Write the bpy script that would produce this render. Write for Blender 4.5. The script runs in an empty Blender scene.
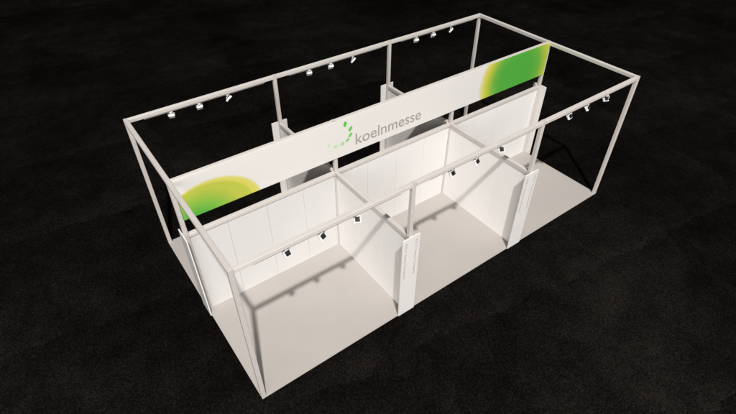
import bpy, bmesh, math, random
from mathutils import Vector, Matrix, Euler
random.seed(4)
scene = bpy.context.scene
C = scene.collection

# ------------------------------------------------------------------ materials
def new_mat(name):
    m = bpy.data.materials.new(name); m.use_nodes = True
    nt = m.node_tree; b = nt.nodes['Principled BSDF']
    return m, nt, b

def N(nt, typ, **kw):
    n = nt.nodes.new(typ)
    for k, v in kw.items():
        setattr(n, k, v)
    return n

def coords(nt, scale=(1, 1, 1)):
    tc = N(nt, 'ShaderNodeTexCoord'); mp = N(nt, 'ShaderNodeMapping')
    mp.inputs['Scale'].default_value = scale
    nt.links.new(tc.outputs['Object'], mp.inputs['Vector'])
    return mp.outputs['Vector']

def painted(name, col, rough=0.45, var=0.03, scale=3.0, bump=0.02, metal=0.0):
    m, nt, b = new_mat(name)
    v = coords(nt)
    n = N(nt, 'ShaderNodeTexNoise'); n.inputs['Scale'].default_value = scale; n.inputs['Detail'].default_value = 5
    nt.links.new(v, n.inputs['Vector'])
    r = N(nt, 'ShaderNodeValToRGB')
    r.color_ramp.elements[0].position = 0.3; r.color_ramp.elements[1].position = 0.7
    r.color_ramp.elements[0].color = tuple(c*(1-var) for c in col)+(1,)
    r.color_ramp.elements[1].color = tuple(min(1, c*(1+var)) for c in col)+(1,)
    nt.links.new(n.outputs['Fac'], r.inputs['Fac'])
    nt.links.new(r.outputs['Color'], b.inputs['Base Color'])
    b.inputs['Roughness'].default_value = rough
    b.inputs['Metallic'].default_value = metal
    n2 = N(nt, 'ShaderNodeTexNoise'); n2.inputs['Scale'].default_value = scale*60; n2.inputs['Detail'].default_value = 2
    nt.links.new(v, n2.inputs['Vector'])
    bp = N(nt, 'ShaderNodeBump'); bp.inputs['Strength'].default_value = bump; bp.inputs['Distance'].default_value = 0.01
    nt.links.new(n2.outputs['Fac'], bp.inputs['Height']); nt.links.new(bp.outputs['Normal'], b.inputs['Normal'])
    return m

M_alu = painted('satin_white_aluminium', (0.535, 0.503, 0.475), 0.42, 0.03, 2.0)
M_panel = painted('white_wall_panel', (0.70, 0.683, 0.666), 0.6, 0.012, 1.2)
M_panel_lit = painted('white_wall_panel_painted_light', (0.765, 0.748, 0.73), 0.6, 0.012, 1.2)  # right bay: same white panel, colour raised to stand in for missing light
M_panel_shade = painted('white_wall_panel_painted_shade', (0.60, 0.588, 0.575), 0.6, 0.012, 1.2)  # left bay: same white panel, colour lowered to offset the stronger fill light
M_panel_lit_divider = painted('white_wall_panel_painted_light_divider', (0.82, 0.80, 0.78), 0.6, 0.012, 1.2)  # dividers: same white panel, extra light put into the base colour
M_sign = painted('white_sign_board', (0.72, 0.70, 0.68), 0.5, 0.01, 2.0)
M_white = painted('white_lamp_enamel', (0.88, 0.87, 0.85), 0.3, 0.02, 8.0)
M_track = painted('white_track_enamel', (0.535, 0.503, 0.475), 0.4, 0.02, 8.0)
M_dark = painted('black_heat_sink', (0.022, 0.02, 0.018), 0.5, 0.2, 20.0)
M_text = painted('warm_grey_lettering', (0.335, 0.30, 0.282), 0.5, 0.02, 5.0)
M_small = painted('brown_grey_lettering', (0.40, 0.285, 0.275), 0.5, 0.02, 5.0)
M_cap = painted('grey_plastic', (0.30, 0.285, 0.27), 0.5, 0.05, 9.0)

m, nt, b = new_mat('glass_lens')
b.inputs['Base Color'].default_value = (0.80, 0.79, 0.77, 1); b.inputs['Roughness'].default_value = 0.25
n = N(nt, 'ShaderNodeTexNoise'); n.inputs['Scale'].default_value = 60
nt.links.new(coords(nt), n.inputs['Vector'])
bp = N(nt, 'ShaderNodeBump'); bp.inputs['Strength'].default_value = 0.05
nt.links.new(n.outputs['Fac'], bp.inputs['Height']); nt.links.new(bp.outputs['Normal'], b.inputs['Normal'])
M_lens = m

# light stand carpet
def carpet_light():
    m, nt, b = new_mat('greige_stand_carpet')
    v = coords(nt)
    big = N(nt, 'ShaderNodeTexNoise'); big.inputs['Scale'].default_value = 0.9; big.inputs['Detail'].default_value = 6
    fine = N(nt, 'ShaderNodeTexNoise'); fine.inputs['Scale'].default_value = 55; fine.inputs['Detail'].default_value = 4
    for n in (big, fine): nt.links.new(v, n.inputs['Vector'])
    mx = N(nt, 'ShaderNodeMix', data_type='FLOAT'); mx.inputs[0].default_value = 0.45
    nt.links.new(big.outputs['Fac'], mx.inputs[2]); nt.links.new(fine.outputs['Fac'], mx.inputs[3])
    r = N(nt, 'ShaderNodeValToRGB')
    r.color_ramp.elements[0].position = 0.3; r.color_ramp.elements[1].position = 0.7
    k = FLOOR
    r.color_ramp.elements[0].color = tuple(c*0.95 for c in k)+(1,)
    r.color_ramp.elements[1].color = tuple(c*1.05 for c in k)+(1,)
    nt.links.new(mx.outputs[0], r.inputs['Fac']); nt.links.new(r.outputs['Color'], b.inputs['Base Color'])
    b.inputs['Roughness'].default_value = 0.95; b.inputs['Specular IOR Level'].default_value = 0.1
    f2 = N(nt, 'ShaderNodeTexNoise'); f2.inputs['Scale'].default_value = 180
    nt.links.new(v, f2.inputs['Vector'])
    bp = N(nt, 'ShaderNodeBump'); bp.inputs['Strength'].default_value = 0.25; bp.inputs['Distance'].default_value = 0.01
    nt.links.new(f2.outputs['Fac'], bp.inputs['Height']); nt.links.new(bp.outputs['Normal'], b.inputs['Normal'])
    return m
FLOOR = (0.390, 0.361, 0.338)
M_floor = carpet_light()

# dark needle felt of the hall floor
def carpet_dark():
    m, nt, b = new_mat('anthracite_needle_felt')
    L = nt.links.new
    tc = N(nt, 'ShaderNodeTexCoord')
    mp = N(nt, 'ShaderNodeMapping'); mp.inputs['Rotation'].default_value = (0, 0, math.radians(9))
    L(tc.outputs['Object'], mp.inputs['Vector'])
    # loose square carpet tiles: a random tone for every tile
    wv = N(nt, 'ShaderNodeTexNoise'); wv.inputs['Scale'].default_value = 1.6; wv.inputs['Detail'].default_value = 6
    L(mp.outputs['Vector'], wv.inputs['Vector'])
    ws = N(nt, 'ShaderNodeVectorMath', operation='SCALE'); ws.inputs['Scale'].default_value = 0.9
    L(wv.outputs['Color'], ws.inputs[0])
    wa = N(nt, 'ShaderNodeVectorMath', operation='ADD'); L(mp.outputs['Vector'], wa.inputs[0]); L(ws.outputs['Vector'], wa.inputs[1])
    sc = N(nt, 'ShaderNodeVectorMath', operation='SCALE'); sc.inputs['Scale'].default_value = 1/4.2
    L(wa.outputs['Vector'], sc.inputs[0])
    fl = N(nt, 'ShaderNodeVectorMath', operation='FLOOR'); L(sc.outputs['Vector'], fl.inputs[0])
    wn = N(nt, 'ShaderNodeTexWhiteNoise', noise_dimensions='2D'); L(fl.outputs['Vector'], wn.inputs['Vector'])
    fr = N(nt, 'ShaderNodeVectorMath', operation='FRACTION'); L(sc.outputs['Vector'], fr.inputs[0])
    # blotches, shifted in every tile so the pattern breaks at the joints
    of = N(nt, 'ShaderNodeVectorMath', operation='SCALE'); of.inputs['Scale'].default_value = 7.0
    L(wn.outputs['Color'], of.inputs[0])
    ad = N(nt, 'ShaderNodeVectorMath', operation='ADD'); L(mp.outputs['Vector'], ad.inputs[0]); L(of.outputs['Vector'], ad.inputs[1])
    bl = N(nt, 'ShaderNodeTexNoise'); bl.inputs['Scale'].default_value = 0.9; bl.inputs['Detail'].default_value = 8; bl.inputs['Roughness'].default_value = 0.74
    L(ad.outputs['Vector'], bl.inputs['Vector'])
    wide = N(nt, 'ShaderNodeTexNoise'); wide.inputs['Scale'].default_value = 0.16; wide.inputs['Detail'].default_value = 4
    L(mp.outputs['Vector'], wide.inputs['Vector'])
    fib = N(nt, 'ShaderNodeTexNoise'); fib.inputs['Scale'].default_value = 26; fib.inputs['Detail'].default_value = 6; fib.inputs['Roughness'].default_value = 0.8
    L(mp.outputs['Vector'], fib.inputs['Vector'])
    def ma(op, a, c):
        n = N(nt, 'ShaderNodeMath', operation=op)
        for i, x in enumerate((a, c)):
            if isinstance(x, (int, float)): n.inputs[i].default_value = x
            else: L(x, n.inputs[i])
        return n.outputs[0]
    def dev(x, k): return ma('MULTIPLY', ma('SUBTRACT', x, 0.5), k)
    t = ma('ADD', dev(bl.outputs['Fac'], 0.9), dev(wide.outputs['Fac'], 0.9))
    t = ma('ADD', t, dev(fib.outputs['Fac'], 2.7))
    t = ma('ADD', t, dev(wn.outputs['Value'], 0.05))
    # the pile of every tile lies a little differently from one edge to the other
    sx = N(nt, 'ShaderNodeSeparateXYZ'); L(fr.outputs['Vector'], sx.inputs[0])
    t = ma('ADD', t, ma('ADD', dev(sx.outputs[0], 0.05), dev(sx.outputs[1], -0.10)))
    t = ma('ADD', t, 0.42)
    r = N(nt, 'ShaderNodeValToRGB')
    r.color_ramp.elements[0].position = 0.0; r.color_ramp.elements[1].position = 1.0
    r.color_ramp.elements[0].color = (0.0011, 0.0009, 0.0008, 1)
    r.color_ramp.elements[1].color = (0.0182, 0.0162, 0.0146, 1)
    e = r.color_ramp.elements.new(0.5); e.color = (0.0054, 0.0046, 0.0041, 1)
    L(t, r.inputs['Fac'])
    L(r.outputs['Color'], b.inputs['Base Color'])
    b.inputs['Roughness'].default_value = 1.0; b.inputs['Specular IOR Level'].default_value = 0.0
    bp = N(nt, 'ShaderNodeBump'); bp.inputs['Strength'].default_value = 0.35; bp.inputs['Distance'].default_value = 0.02
    L(fib.outputs['Fac'], bp.inputs['Height']); L(bp.outputs['Normal'], b.inputs['Normal'])
    return m
M_ground = carpet_dark()

# banner print: two soft colour spots on a white sheet (object space = metres on the sheet)
def banner_mat():
    m, nt, b = new_mat('printed_banner_sheet')
    L = nt.links.new
    tc = N(nt, 'ShaderNodeTexCoord'); sp = N(nt, 'ShaderNodeSeparateXYZ')
    L(tc.outputs['Object'], sp.inputs[0])
    def ma(op, a, c=0.0):
        n = N(nt, 'ShaderNodeMath', operation=op)
        for i, x in enumerate((a, c)):
            if isinstance(x, (int, float)): n.inputs[i].default_value = x
            else: L(x, n.inputs[i])
        return n.outputs[0]
    def rad(cx, cz, a, bb):
        u = ma('DIVIDE', ma('SUBTRACT', sp.outputs[0], cx), a); w = ma('DIVIDE', ma('SUBTRACT', sp.outputs[2], cz), bb)
        return ma('SQRT', ma('ADD', ma('MULTIPLY', u, u), ma('MULTIPLY', w, w)))
    def ramp(fac, stops, soft=False):
        r = N(nt, 'ShaderNodeValToRGB'); e = r.color_ramp.elements
        e[0].position, e[0].color = stops[0][0], stops[0][1]+(1,)
        e[1].position, e[1].color = stops[-1][0], stops[-1][1]+(1,)
        for p, c in stops[1:-1]:
            x = e.new(p); x.color = c+(1,)
        r.color_ramp.interpolation = 'EASE' if soft else 'LINEAR'; L(fac, r.inputs['Fac']); return r.outputs['Color']
    W = (0.70, 0.678, 0.652)
    G = (0.070, 0.36, 0.040); YG = (0.41, 0.485, 0.048); Y = (0.61, 0.56, 0.085); YP = (0.62, 0.575, 0.15)
    one = (1, 1, 1); zero = (0, 0, 0)
    def mix(f, a, c):
        n = N(nt, 'ShaderNodeMix', data_type='RGBA')
        L(f, n.inputs[0])
        for i, x in ((6, a), (7, c)):
            if isinstance(x, tuple): n.inputs[i].default_value = x+(1,)
            else: L(x, n.inputs[i])
        return n.outputs[2]
    # left spot: pale outer band, sharper inner spot, green core at the hem
    o = rad(0.76, 2.90, 1.19, 0.935)
    oc = ramp(o, [(0.86, Y), (0.94, YP), (1.0, W)])
    i_mask = ramp(rad(0.64, 2.90, 1.12, 0.875), [(0.92, one), (0.985, zero)])
    core = ramp(rad(0.42, 2.86, 1.0, 0.80), [(0.26, G), (0.62, (0.21, 0.44, 0.045)), (0.84, (0.35, 0.455, 0.048)), (1.0, (0.45, 0.49, 0.055))])
    left = mix(i_mask, oc, core)
    # right spot: wide green disc fading through yellow
    far = ma('GREATER_THAN', sp.outputs[0], RIGHT[0])
    rr = ma('DIVIDE', rad(*RIGHT), 2.0)
    rr2 = ma('DIVIDE', rad(RIGHT[0], RIGHT[1], 1.26, 1.15), 2.0)
    rr = ma('ADD', ma('MULTIPLY', rr, ma('SUBTRACT', 1.0, far)), ma('MULTIPLY', rr2, far))
    right = ramp(rr, [(0.30, G), (0.44, (0.13, 0.39, 0.042)), (0.57, YG), (0.65, Y), (0.685, (0.63, 0.585, 0.16)), (0.75, W)])
    side = ma('GREATER_THAN', sp.outputs[0], 5.0)
    L(mix(side, left, right), b.inputs['Base Color'])
    b.inputs['Roughness'].default_value = 0.55
    n = N(nt, 'ShaderNodeTexNoise'); n.inputs['Scale'].default_value = 1.4; n.inputs['Detail'].default_value = 2
    L(tc.outputs['Object'], n.inputs['Vector'])
    bp = N(nt, 'ShaderNodeBump'); bp.inputs['Strength'].default_value = 0.03; bp.inputs['Distance'].default_value = 0.03
    L(n.outputs['Fac'], bp.inputs['Height']); L(bp.outputs['Normal'], b.inputs['Normal'])
    return m
RIGHT = (10.43, 3.40, 1.0, 1.0)
M_banner = banner_mat()

# ------------------------------------------------------------------ helpers
def obj(name, bm, mat, parent=None, smooth=False):
    me = bpy.data.meshes.new(name)
    bmesh.ops.recalc_face_normals(bm, faces=bm.faces)
    bm.to_mesh(me); bm.free()
    if smooth:
        for p in me.polygons: p.use_smooth = True
    me.materials.append(mat)
    o = bpy.data.objects.new(name, me); C.objects.link(o)
    if parent: o.parent = parent
    return o

def thing(name, label, cat, loc=(0, 0, 0), rot=(0, 0, 0), group=None):
    o = bpy.data.objects.new(name, None); C.objects.link(o)
    o.location = loc; o.rotation_euler = rot
    o['label'] = label; o['category'] = cat
    if group: o['group'] = group
    return o

def tag(o, label, cat, group=None):
    o['label'] = label; o['category'] = cat
    if group: o['group'] = group
    return o

def box(bm, x0, x1, y0, y1, z0, z1, bev=0.0, mtx=None):
    t = bmesh.new()
    bmesh.ops.create_cube(t, size=1)
    for v in t.verts:
        v.co = Vector(((x0+x1)/2+v.co.x*(x1-x0), (y0+y1)/2+v.co.y*(y1-y0), (z0+z1)/2+v.co.z*(z1-z0)))
    if bev:
        bmesh.ops.bevel(t, geom=t.edges[:], offset=bev, segments=2, profile=0.6, affect='EDGES')
    if mtx: bmesh.ops.transform(t, matrix=mtx, verts=t.verts)
    tm = bpy.data.meshes.new('tmp'); t.to_mesh(tm); t.free()
    bm.from_mesh(tm); bpy.data.meshes.remove(tm)
    return bm

def profile_bar(bm, p0, p1, w=0.1, up=Vector((0, 0, 1))):
    """aluminium exhibition profile: square bar with rounded corners and two grooves on each face"""
    h = w/2; c = 0.009; g = 0.006; d = 0.007
    side = [(-h+c, 0), (-0.020-g, 0), (-0.020, d), (-0.020+g, 0), (0.020-g, 0), (0.020, d), (0.020+g, 0), (h-c, 0)]
    pts = []
    for k in range(4):
        a = k*math.pi/2
        for s, dd in side:
            x, y = s, -h+dd
            pts.append((x*math.cos(a)-y*math.sin(a), x*math.sin(a)+y*math.cos(a)))
    p0 = Vector(p0); p1 = Vector(p1); ax = (p1-p0).normalized()
    if abs(ax.z) > 0.9: e1 = Vector((1, 0, 0))
    else: e1 = ax.cross(up).normalized()
    e2 = ax.cross(e1).normalized()
    r0 = [bm.verts.new(p0+e1*x+e2*y) for x, y in pts]
    r1 = [bm.verts.new(p1+e1*x+e2*y) for x, y in pts]
    n = len(pts)
    for i in range(n):
        bm.faces.new((r0[i], r0[(i+1) % n], r1[(i+1) % n], r1[i]))
    bm.faces.new(r0[::-1]); bm.faces.new(r1)
    return bm

def text_bm(body, size, font_shear=0.0, offset=0.0, spacing=1.0):
    cu = bpy.data.curves.new('lettering', 'FONT')
    cu.body = body; cu.size = size; cu.extrude = 0.0008; cu.shear = font_shear; cu.offset = offset
    cu.space_character = spacing; cu.resolution_u = 4
    to = bpy.data.objects.new('lettering', cu); C.objects.link(to)
    bpy.context.view_layer.update()
    dg = bpy.context.evaluated_depsgraph_get()
    me = bpy.data.meshes.new_from_object(to.evaluated_get(dg))
    bm = bmesh.new(); bm.from_mesh(me)
    bpy.data.objects.remove(to); bpy.data.curves.remove(cu); bpy.data.meshes.remove(me)
    return bm

def dup(root, loc, rot, label):
    r = root.copy(); C.objects.link(r); r.location = loc; r.rotation_euler = rot; r['label'] = label
    for ch in list(root.children):
        c = ch.copy(); C.objects.link(c); c.parent = r
        for g in ch.children:
            d = g.copy(); C.objects.link(d); d.parent = c
    return r

# ------------------------------------------------------------------ setting
bm = bmesh.new()
S = 260
vs = [bm.verts.new(p) for p in ((-S, -S, -0.012), (S, -S, -0.012), (S, S, -0.012), (-S, S, -0.012))]
bm.faces.new(vs)
g = obj('ground', bm, M_ground); g['kind'] = 'structure'

bm = bmesh.new()
box(bm, 0.0, 12.0, 0.0, 6.0, -0.012, 0.0)
f = obj('stand_floor', bm, M_floor); f['kind'] = 'structure'

# ------------------------------------------------------------------ frame
H = 4.08; w = 0.10; h = w/2; W2 = 3.0; ZB = 2.60
XS = (h, 4.0, 8.0, 12-h); YS = (h, W2, 6-h)
frame = thing('exhibition_frame', 'white aluminium exhibition stand frame of square posts and beams, open on top', 'frame', (0, 0, 0))
for x in XS:
    for y in YS:
        obj('post', profile_bar(bmesh.new(), (x, y, 0.0), (x, y, H), w), M_alu, frame)
for y in YS:
    for a, c in zip(XS[:-1], XS[1:]):
        obj('top_beam', profile_bar(bmesh.new(), (a+h+.001, y, H-h-.001), (c-h-.001, y, H-h-.001), w), M_alu, frame)
for x in (XS[0], XS[3]):
    for a, c in zip(YS[:-1], YS[1:]):
        obj('top_beam', profile_bar(bmesh.new(), (x, a+h+.001, H-h-.001), (x, c-h-.001, H-h-.001), w), M_alu, frame)
for a, c in zip(XS[:-1], XS[1:]):
    obj('crossbar', profile_bar(bmesh.new(), (a+h+.001, W2, ZB-h), (c-h-.001, W2, ZB-h), w), M_alu, frame)
for x in XS[1:3]:
    for a, c in zip(YS[:-1], YS[1:]):
        obj('crossbar', profile_bar(bmesh.new(), (x, a+h+.001, ZB-h), (x, c-h-.001, ZB-h), w), M_alu, frame)
for x in XS[1:]:
    bm = bmesh.new()
    box(bm, x-h-.055, x-h-.002, W2+.045, W2+.105, ZB+.001, ZB+.07, 0.006)
    box(bm, x-h-.040, x-h-.017, W2+.062, W2+.088, ZB+.068, ZB+.10, 0.004)
    obj('bracket', bm, M_track, frame)

# ------------------------------------------------------------------ walls of one metre panels
def wall(p0, p1, label, group, mat=None):
    p0 = Vector(p0); p1 = Vector(p1); d = p1-p0; n = round(d.length)
    t = thing('partition_wall', label, 'wall', p0, (0, 0, math.atan2(d.y, d.x)), group)
    a = 0.052; L_ = d.length
    cuts = [a]+[i*1.0 for i in range(1, n)]+[L_-a]
    for u, v in zip(cuts[:-1], cuts[1:]):
        bm = bmesh.new()
        box(bm, u+.002, v-.002, -.02, .02, 0.004, ZB-w-.002, 0.003)
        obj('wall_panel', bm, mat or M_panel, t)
    return t
GW = 'white panel walls of the stand'
wall((0, W2, 0), (4, W2, 0), 'white four panel back wall of the left bay, below the yellow spot', GW, M_panel_shade)
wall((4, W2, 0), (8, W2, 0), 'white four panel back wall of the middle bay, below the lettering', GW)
wall((8, W2, 0), (12, W2, 0), 'white four panel back wall of the right bay, below the big green spot', GW, M_panel_lit)
wall((4, 0, 0), (4, W2, 0), 'white three panel dividing wall between left and middle front bays', GW, M_panel_lit_divider)
wall((8, 0, 0), (8, W2, 0), 'white three panel dividing wall between middle and right front bays', GW, M_panel_lit_divider)
wall((4, W2, 0), (4, 6, 0), 'white dividing wall behind the banner, left one at the rear side', GW, M_panel_lit_divider)
wall((8, W2, 0), (8, 6, 0), 'white dividing wall behind the banner, right one at the rear side', GW, M_panel_lit_divider)

# ------------------------------------------------------------------ sign boards at the wall ends
GS = 'white boards on the wall ends'
def sign(loc, rz, label, text):
    t = thing('sign_board', label, 'sign', loc, (0, 0, rz), GS)
    bm = bmesh.new(); box(bm, -.25, .25, -.033, -.003, 0.0, ZB+.005, 0.003)
    obj('board', bm, M_sign, t)
    if text:
        for cx in (-.145, .150):
            for word, d0, d1 in (('XXX-Y', 0.0, .29), ('Sunny', .34, .62), ('Company', .66, 1.16)):
                tb = text_bm(word, 0.098)
                xs = [v.co.x for v in tb.verts]; sx = (d1-d0)/(max(xs)-min(xs))
                # the words read from top to bottom, tops of the letters to the right
                mt = (Matrix.Translation((cx-.035, -.0345, ZB-.10-d0)) @ Matrix.Rotation(math.pi/2, 4, 'Y')
                      @ Matrix.Rotation(math.pi/2, 4, 'X') @ Matrix.Diagonal((sx, 1, 1, 1)) @ Matrix.Translation((-min(xs), 0, 0)))
                bmesh.ops.transform(tb, matrix=mt, verts=tb.verts)
                obj('lettering', tb, M_small, t)
    return t
sign((4, 0, 0), 0, 'tall white lettered board on the wall end between left and middle front bays', True)
sign((8, 0, 0), 0, 'tall white lettered board on the wall end between middle and right front bays', True)
sign((4, 6, 0), math.pi, 'white board at the rear of the stand, left one above the banner', False)
sign((8, 6, 0), math.pi, 'white board at the rear of the stand, right one above the banner', False)
sign((0, 3, 0), -math.pi/2, 'white board seen nearly edge on at the left end of the back wall', False)
sign((12, 3, 0), math.pi/2, 'white board at the right end of the back wall, below the green banner end', False)

# ------------------------------------------------------------------ banner
BY = W2-h-.030
banner = thing('banner', 'long white banner with green and yellow spots, green dots and the word koelnmesse', 'banner', (0, BY, 0))
bm = bmesh.new(); box(bm, 0.102, 11.90, 0.0, 0.022, 3.03, H-.008, 0.002)
obj('banner_sheet', bm, M_banner, banner)
# wordmark
tb = text_bm('koelnmesse', 0.36, offset=0.0018, spacing=1.0)
xs = [v.co.x for v in tb.verts]; zs = [v.co.y for v in tb.verts]
x0, x1 = min(xs), max(xs)
TX0, TX1, TZ0, TZ1 = 4.585, 6.735, 3.215, 3.53
mt = (Matrix.Translation((TX0, -.0015, TZ0)) @ Matrix.Rotation(math.pi/2, 4, 'X')
      @ Matrix.Diagonal(((TX1-TX0)/(x1-x0), (TZ1-TZ0)/(max(zs)-0.0), 1, 1)) @ Matrix.Translation((-x0, 0, 0)))
bmesh.ops.transform(tb, matrix=mt, verts=tb.verts)
obj('wordmark', tb, M_text, banner)
dots = [(4.286, 3.915, .046, .075, -12, (0.075, 0.50, 0.045), 'bright green top dot'),
        (4.437, 3.735, .044, .076, -38, (0.105, 0.54, 0.075), None),
        (4.430, 3.562, .043, .070, -48, (0.15, 0.56, 0.115), None),
        (4.345, 3.446, .042, .062, -55, (0.21, 0.57, 0.17), None),
        (4.192, 3.392, .042, .058, -65, (0.33, 0.61, 0.285), None),
        (3.985, 3.392, .042, .055, -80, (0.47, 0.65, 0.41), None),
        (3.795, 3.488, .042, .048, 0, (0.55, 0.68, 0.48), 'palest green dot')]
for i, (x, z, a, bb, rot, col, lb) in enumerate(dots):
    bm = bmesh.new(); rt = math.radians(rot); ring = []
    for k in range(28):
        t = 2*math.pi*k/28; u, v = a*math.cos(t), bb*math.sin(t)
        ring.append((x+u*math.cos(rt)-v*math.sin(rt), z+u*math.sin(rt)+v*math.cos(rt)))
    fr = [bm.verts.new((p, -.002, q)) for p, q in ring]; bk = [bm.verts.new((p, -.0005, q)) for p, q in ring]
    bm.faces.new(fr)
    for k in range(28): bm.faces.new((fr[k], fr[(k+1) % 28], bk[(k+1) % 28], bk[k]))
    o = obj('logo_dot', bm, painted('printed_green', col, 0.5, 0.01, 4.0), banner)
    if lb: o['label'] = lb

# ------------------------------------------------------------------ light tracks and spotlights
GT = 'light tracks under the top beams'; GL = 'white spotlights under the top beams'
tr_mesh = None
bays = ('left', 'middle', 'right')
ZT = H-w-.003
for row, y in (('front', h), ('rear', 6-h)):
    for k in range(3):
        if tr_mesh is None:
            bm = bmesh.new(); box(bm, 0.45, 3.68, -.018, .018, -.038, 0, 0.003)
            o = obj('light_track', bm, M_track); tr_mesh = o
        else:
            o = tr_mesh.copy(); C.objects.link(o)
        o.location = (4*k, y, ZT)
        tag(o, 'slim white light track under the %s top beam of the %s bay' % (row, bays[k]), 'light track', GT)

def shrink(bm):
    bmesh.ops.transform(bm, matrix=Matrix.Scale(0.82, 4), verts=bm.verts)

def make_spot(loc, rot, label):
    t = thing('spotlight', label, 'spotlight', loc, rot, GL)
    bm = bmesh.new()
    box(bm, -.050, .050, -.020, .020, -.030, 0.0, 0.004)
    box(bm, -.011, .011, -.011, .011, -.062, -.028, 0.002)
    box(bm, -.100, .100, -.010, .010, -.066, -.060, 0.002)
    for s in (-1, 1):
        box(bm, s*.097-.003, s*.097+.003, -.010, .010, -.152, -.062, 0.001)
    shrink(bm); obj('bracket', bm, M_white, t)
    # flat flood head, aims along +y and down; black cooling block on its back
    R = Matrix.Translation((0, 0, -.140)) @ Matrix.Rotation(math.radians(-TILT), 4, 'X')
    q, d0, d1 = .085, -.012, .050
    bm = bmesh.new(); box(bm, -q, q, d0, d1, -q, q, .008, R)
    box(bm, -q-.006, -q+.001, -.006, .006, -.010, .010, .001, R); box(bm, q-.001, q+.006, -.006, .006, -.010, .010, .001, R)
    shrink(bm); obj('housing', bm, M_white, t)
    e = .058
    bm = bmesh.new(); box(bm, -e, e, d0-.022, d0-.001, -e, e, .004, R)
    for j in range(-3, 4):
        box(bm, -e+.003, e-.003, d0-.050, d0-.020, j*.017-.0045, j*.017+.0045, .001, R)
    shrink(bm); obj('heat_sink', bm, M_dark, t)
    bm = bmesh.new(); box(bm, -q+.014, q-.014, d1+.001, d1+.005, -q+.014, q-.014, .002, R)
    shrink(bm); obj('lens', bm, M_lens, t)
    return t
TILT = 40
names = ('left', 'middle', 'right')
off = (1.10, 1.83, 2.62)
yaw_f = (8, 20, -24); yaw_r = (166, 174, 217)
first = None
for row, y, yaws in (('front', h, yaw_f), ('rear', 6-h, yaw_r)):
    for k in range(3):
        for i in range(3):
            lab = 'white box spotlight under the %s top beam, %s of three in the %s bay' % (row, names[i], bays[k])
            loc = (4*k+off[i], y, ZT-.038); rot = (0, 0, math.radians(yaws[i]))
            if first is None: first = make_spot(loc, rot, lab)
            else: dup(first, loc, rot, lab)

# ------------------------------------------------------------------ lamps
def aim(o, target):
    d = Vector(target)-o.location
    o.rotation_euler = d.to_track_quat('-Z', 'Y').to_euler()
ctr = Vector((6, 3, 0))
kd = Vector((1.13, 2.31, -4.05)).normalized()
D = 90.0
l = bpy.data.lights.new('key_lamp', 'SPOT'); l.energy = KEY = 4.0*4*math.pi*D*D
l.color = (1.0, 0.975, 0.95); l.shadow_soft_size = 1.25; l.spot_size = math.radians(58); l.spot_blend = 0.75
ko = bpy.data.objects.new('key_lamp', l); C.objects.link(ko); ko.location = ctr-kd*D; aim(ko, ctr)
def fill(name, az, el, irr, size):
    az, el = math.radians(az), math.radians(el)
    d = Vector((math.cos(az)*math.cos(el), math.sin(az)*math.cos(el), -math.sin(el)))
    l = bpy.data.lights.new(name, 'AREA'); l.shape = 'DISK'; l.size = size; l.energy = irr*math.pi*60*60
    l.color = (1.0, 0.985, 0.97)
    o = bpy.data.objects.new(name, l); C.objects.link(o); o.location = Vector((6, 3, 1.2))-d*60; aim(o, (6, 3, 1.2))
fill('side_fill_lamp', 44, 14, 1.42, 40)
fill('front_fill_lamp', 95, 12, 0.62, 30)

wd = bpy.data.worlds.new('World'); scene.world = wd; wd.use_nodes = True
bg = wd.node_tree.nodes['Background']
bg.inputs['Color'].default_value = (1.0, 0.96, 0.92, 1); bg.inputs['Strength'].default_value = 0.055

# ------------------------------------------------------------------ camera
cam = bpy.data.cameras.new('camera'); co = bpy.data.objects.new('camera', cam); C.objects.link(co)
cam.sensor_width = 36; cam.sensor_fit = 'HORIZONTAL'; cam.lens = 36*496.196/736
cam.clip_end = 1000; cam.clip_start = 0.1
co.location = (-1.35652653, -5.75888723, 10.1763196)
ya, pi_, ro = 0.941316649, -0.709971818, -0.00149477342
fw = Vector((math.cos(pi_)*math.cos(ya), math.cos(pi_)*math.sin(ya), math.sin(pi_)))
r = Vector((math.sin(ya), -math.cos(ya), 0)); u = r.cross(fw)
r2 = math.cos(ro)*r+math.sin(ro)*u; u2 = -math.sin(ro)*r+math.cos(ro)*u
co.rotation_euler = Matrix((r2, u2, -fw)).transposed().to_euler()
scene.camera = co
scene.render.resolution_x = 1024; scene.render.resolution_y = 576
scene.view_settings.view_transform = 'Standard'; scene.view_settings.look = 'None'
scene.view_settings.exposure = 0; scene.view_settings.gamma = 1
scene.render.engine = 'CYCLES'
scene.cycles.max_bounces = 8; scene.cycles.diffuse_bounces = 5
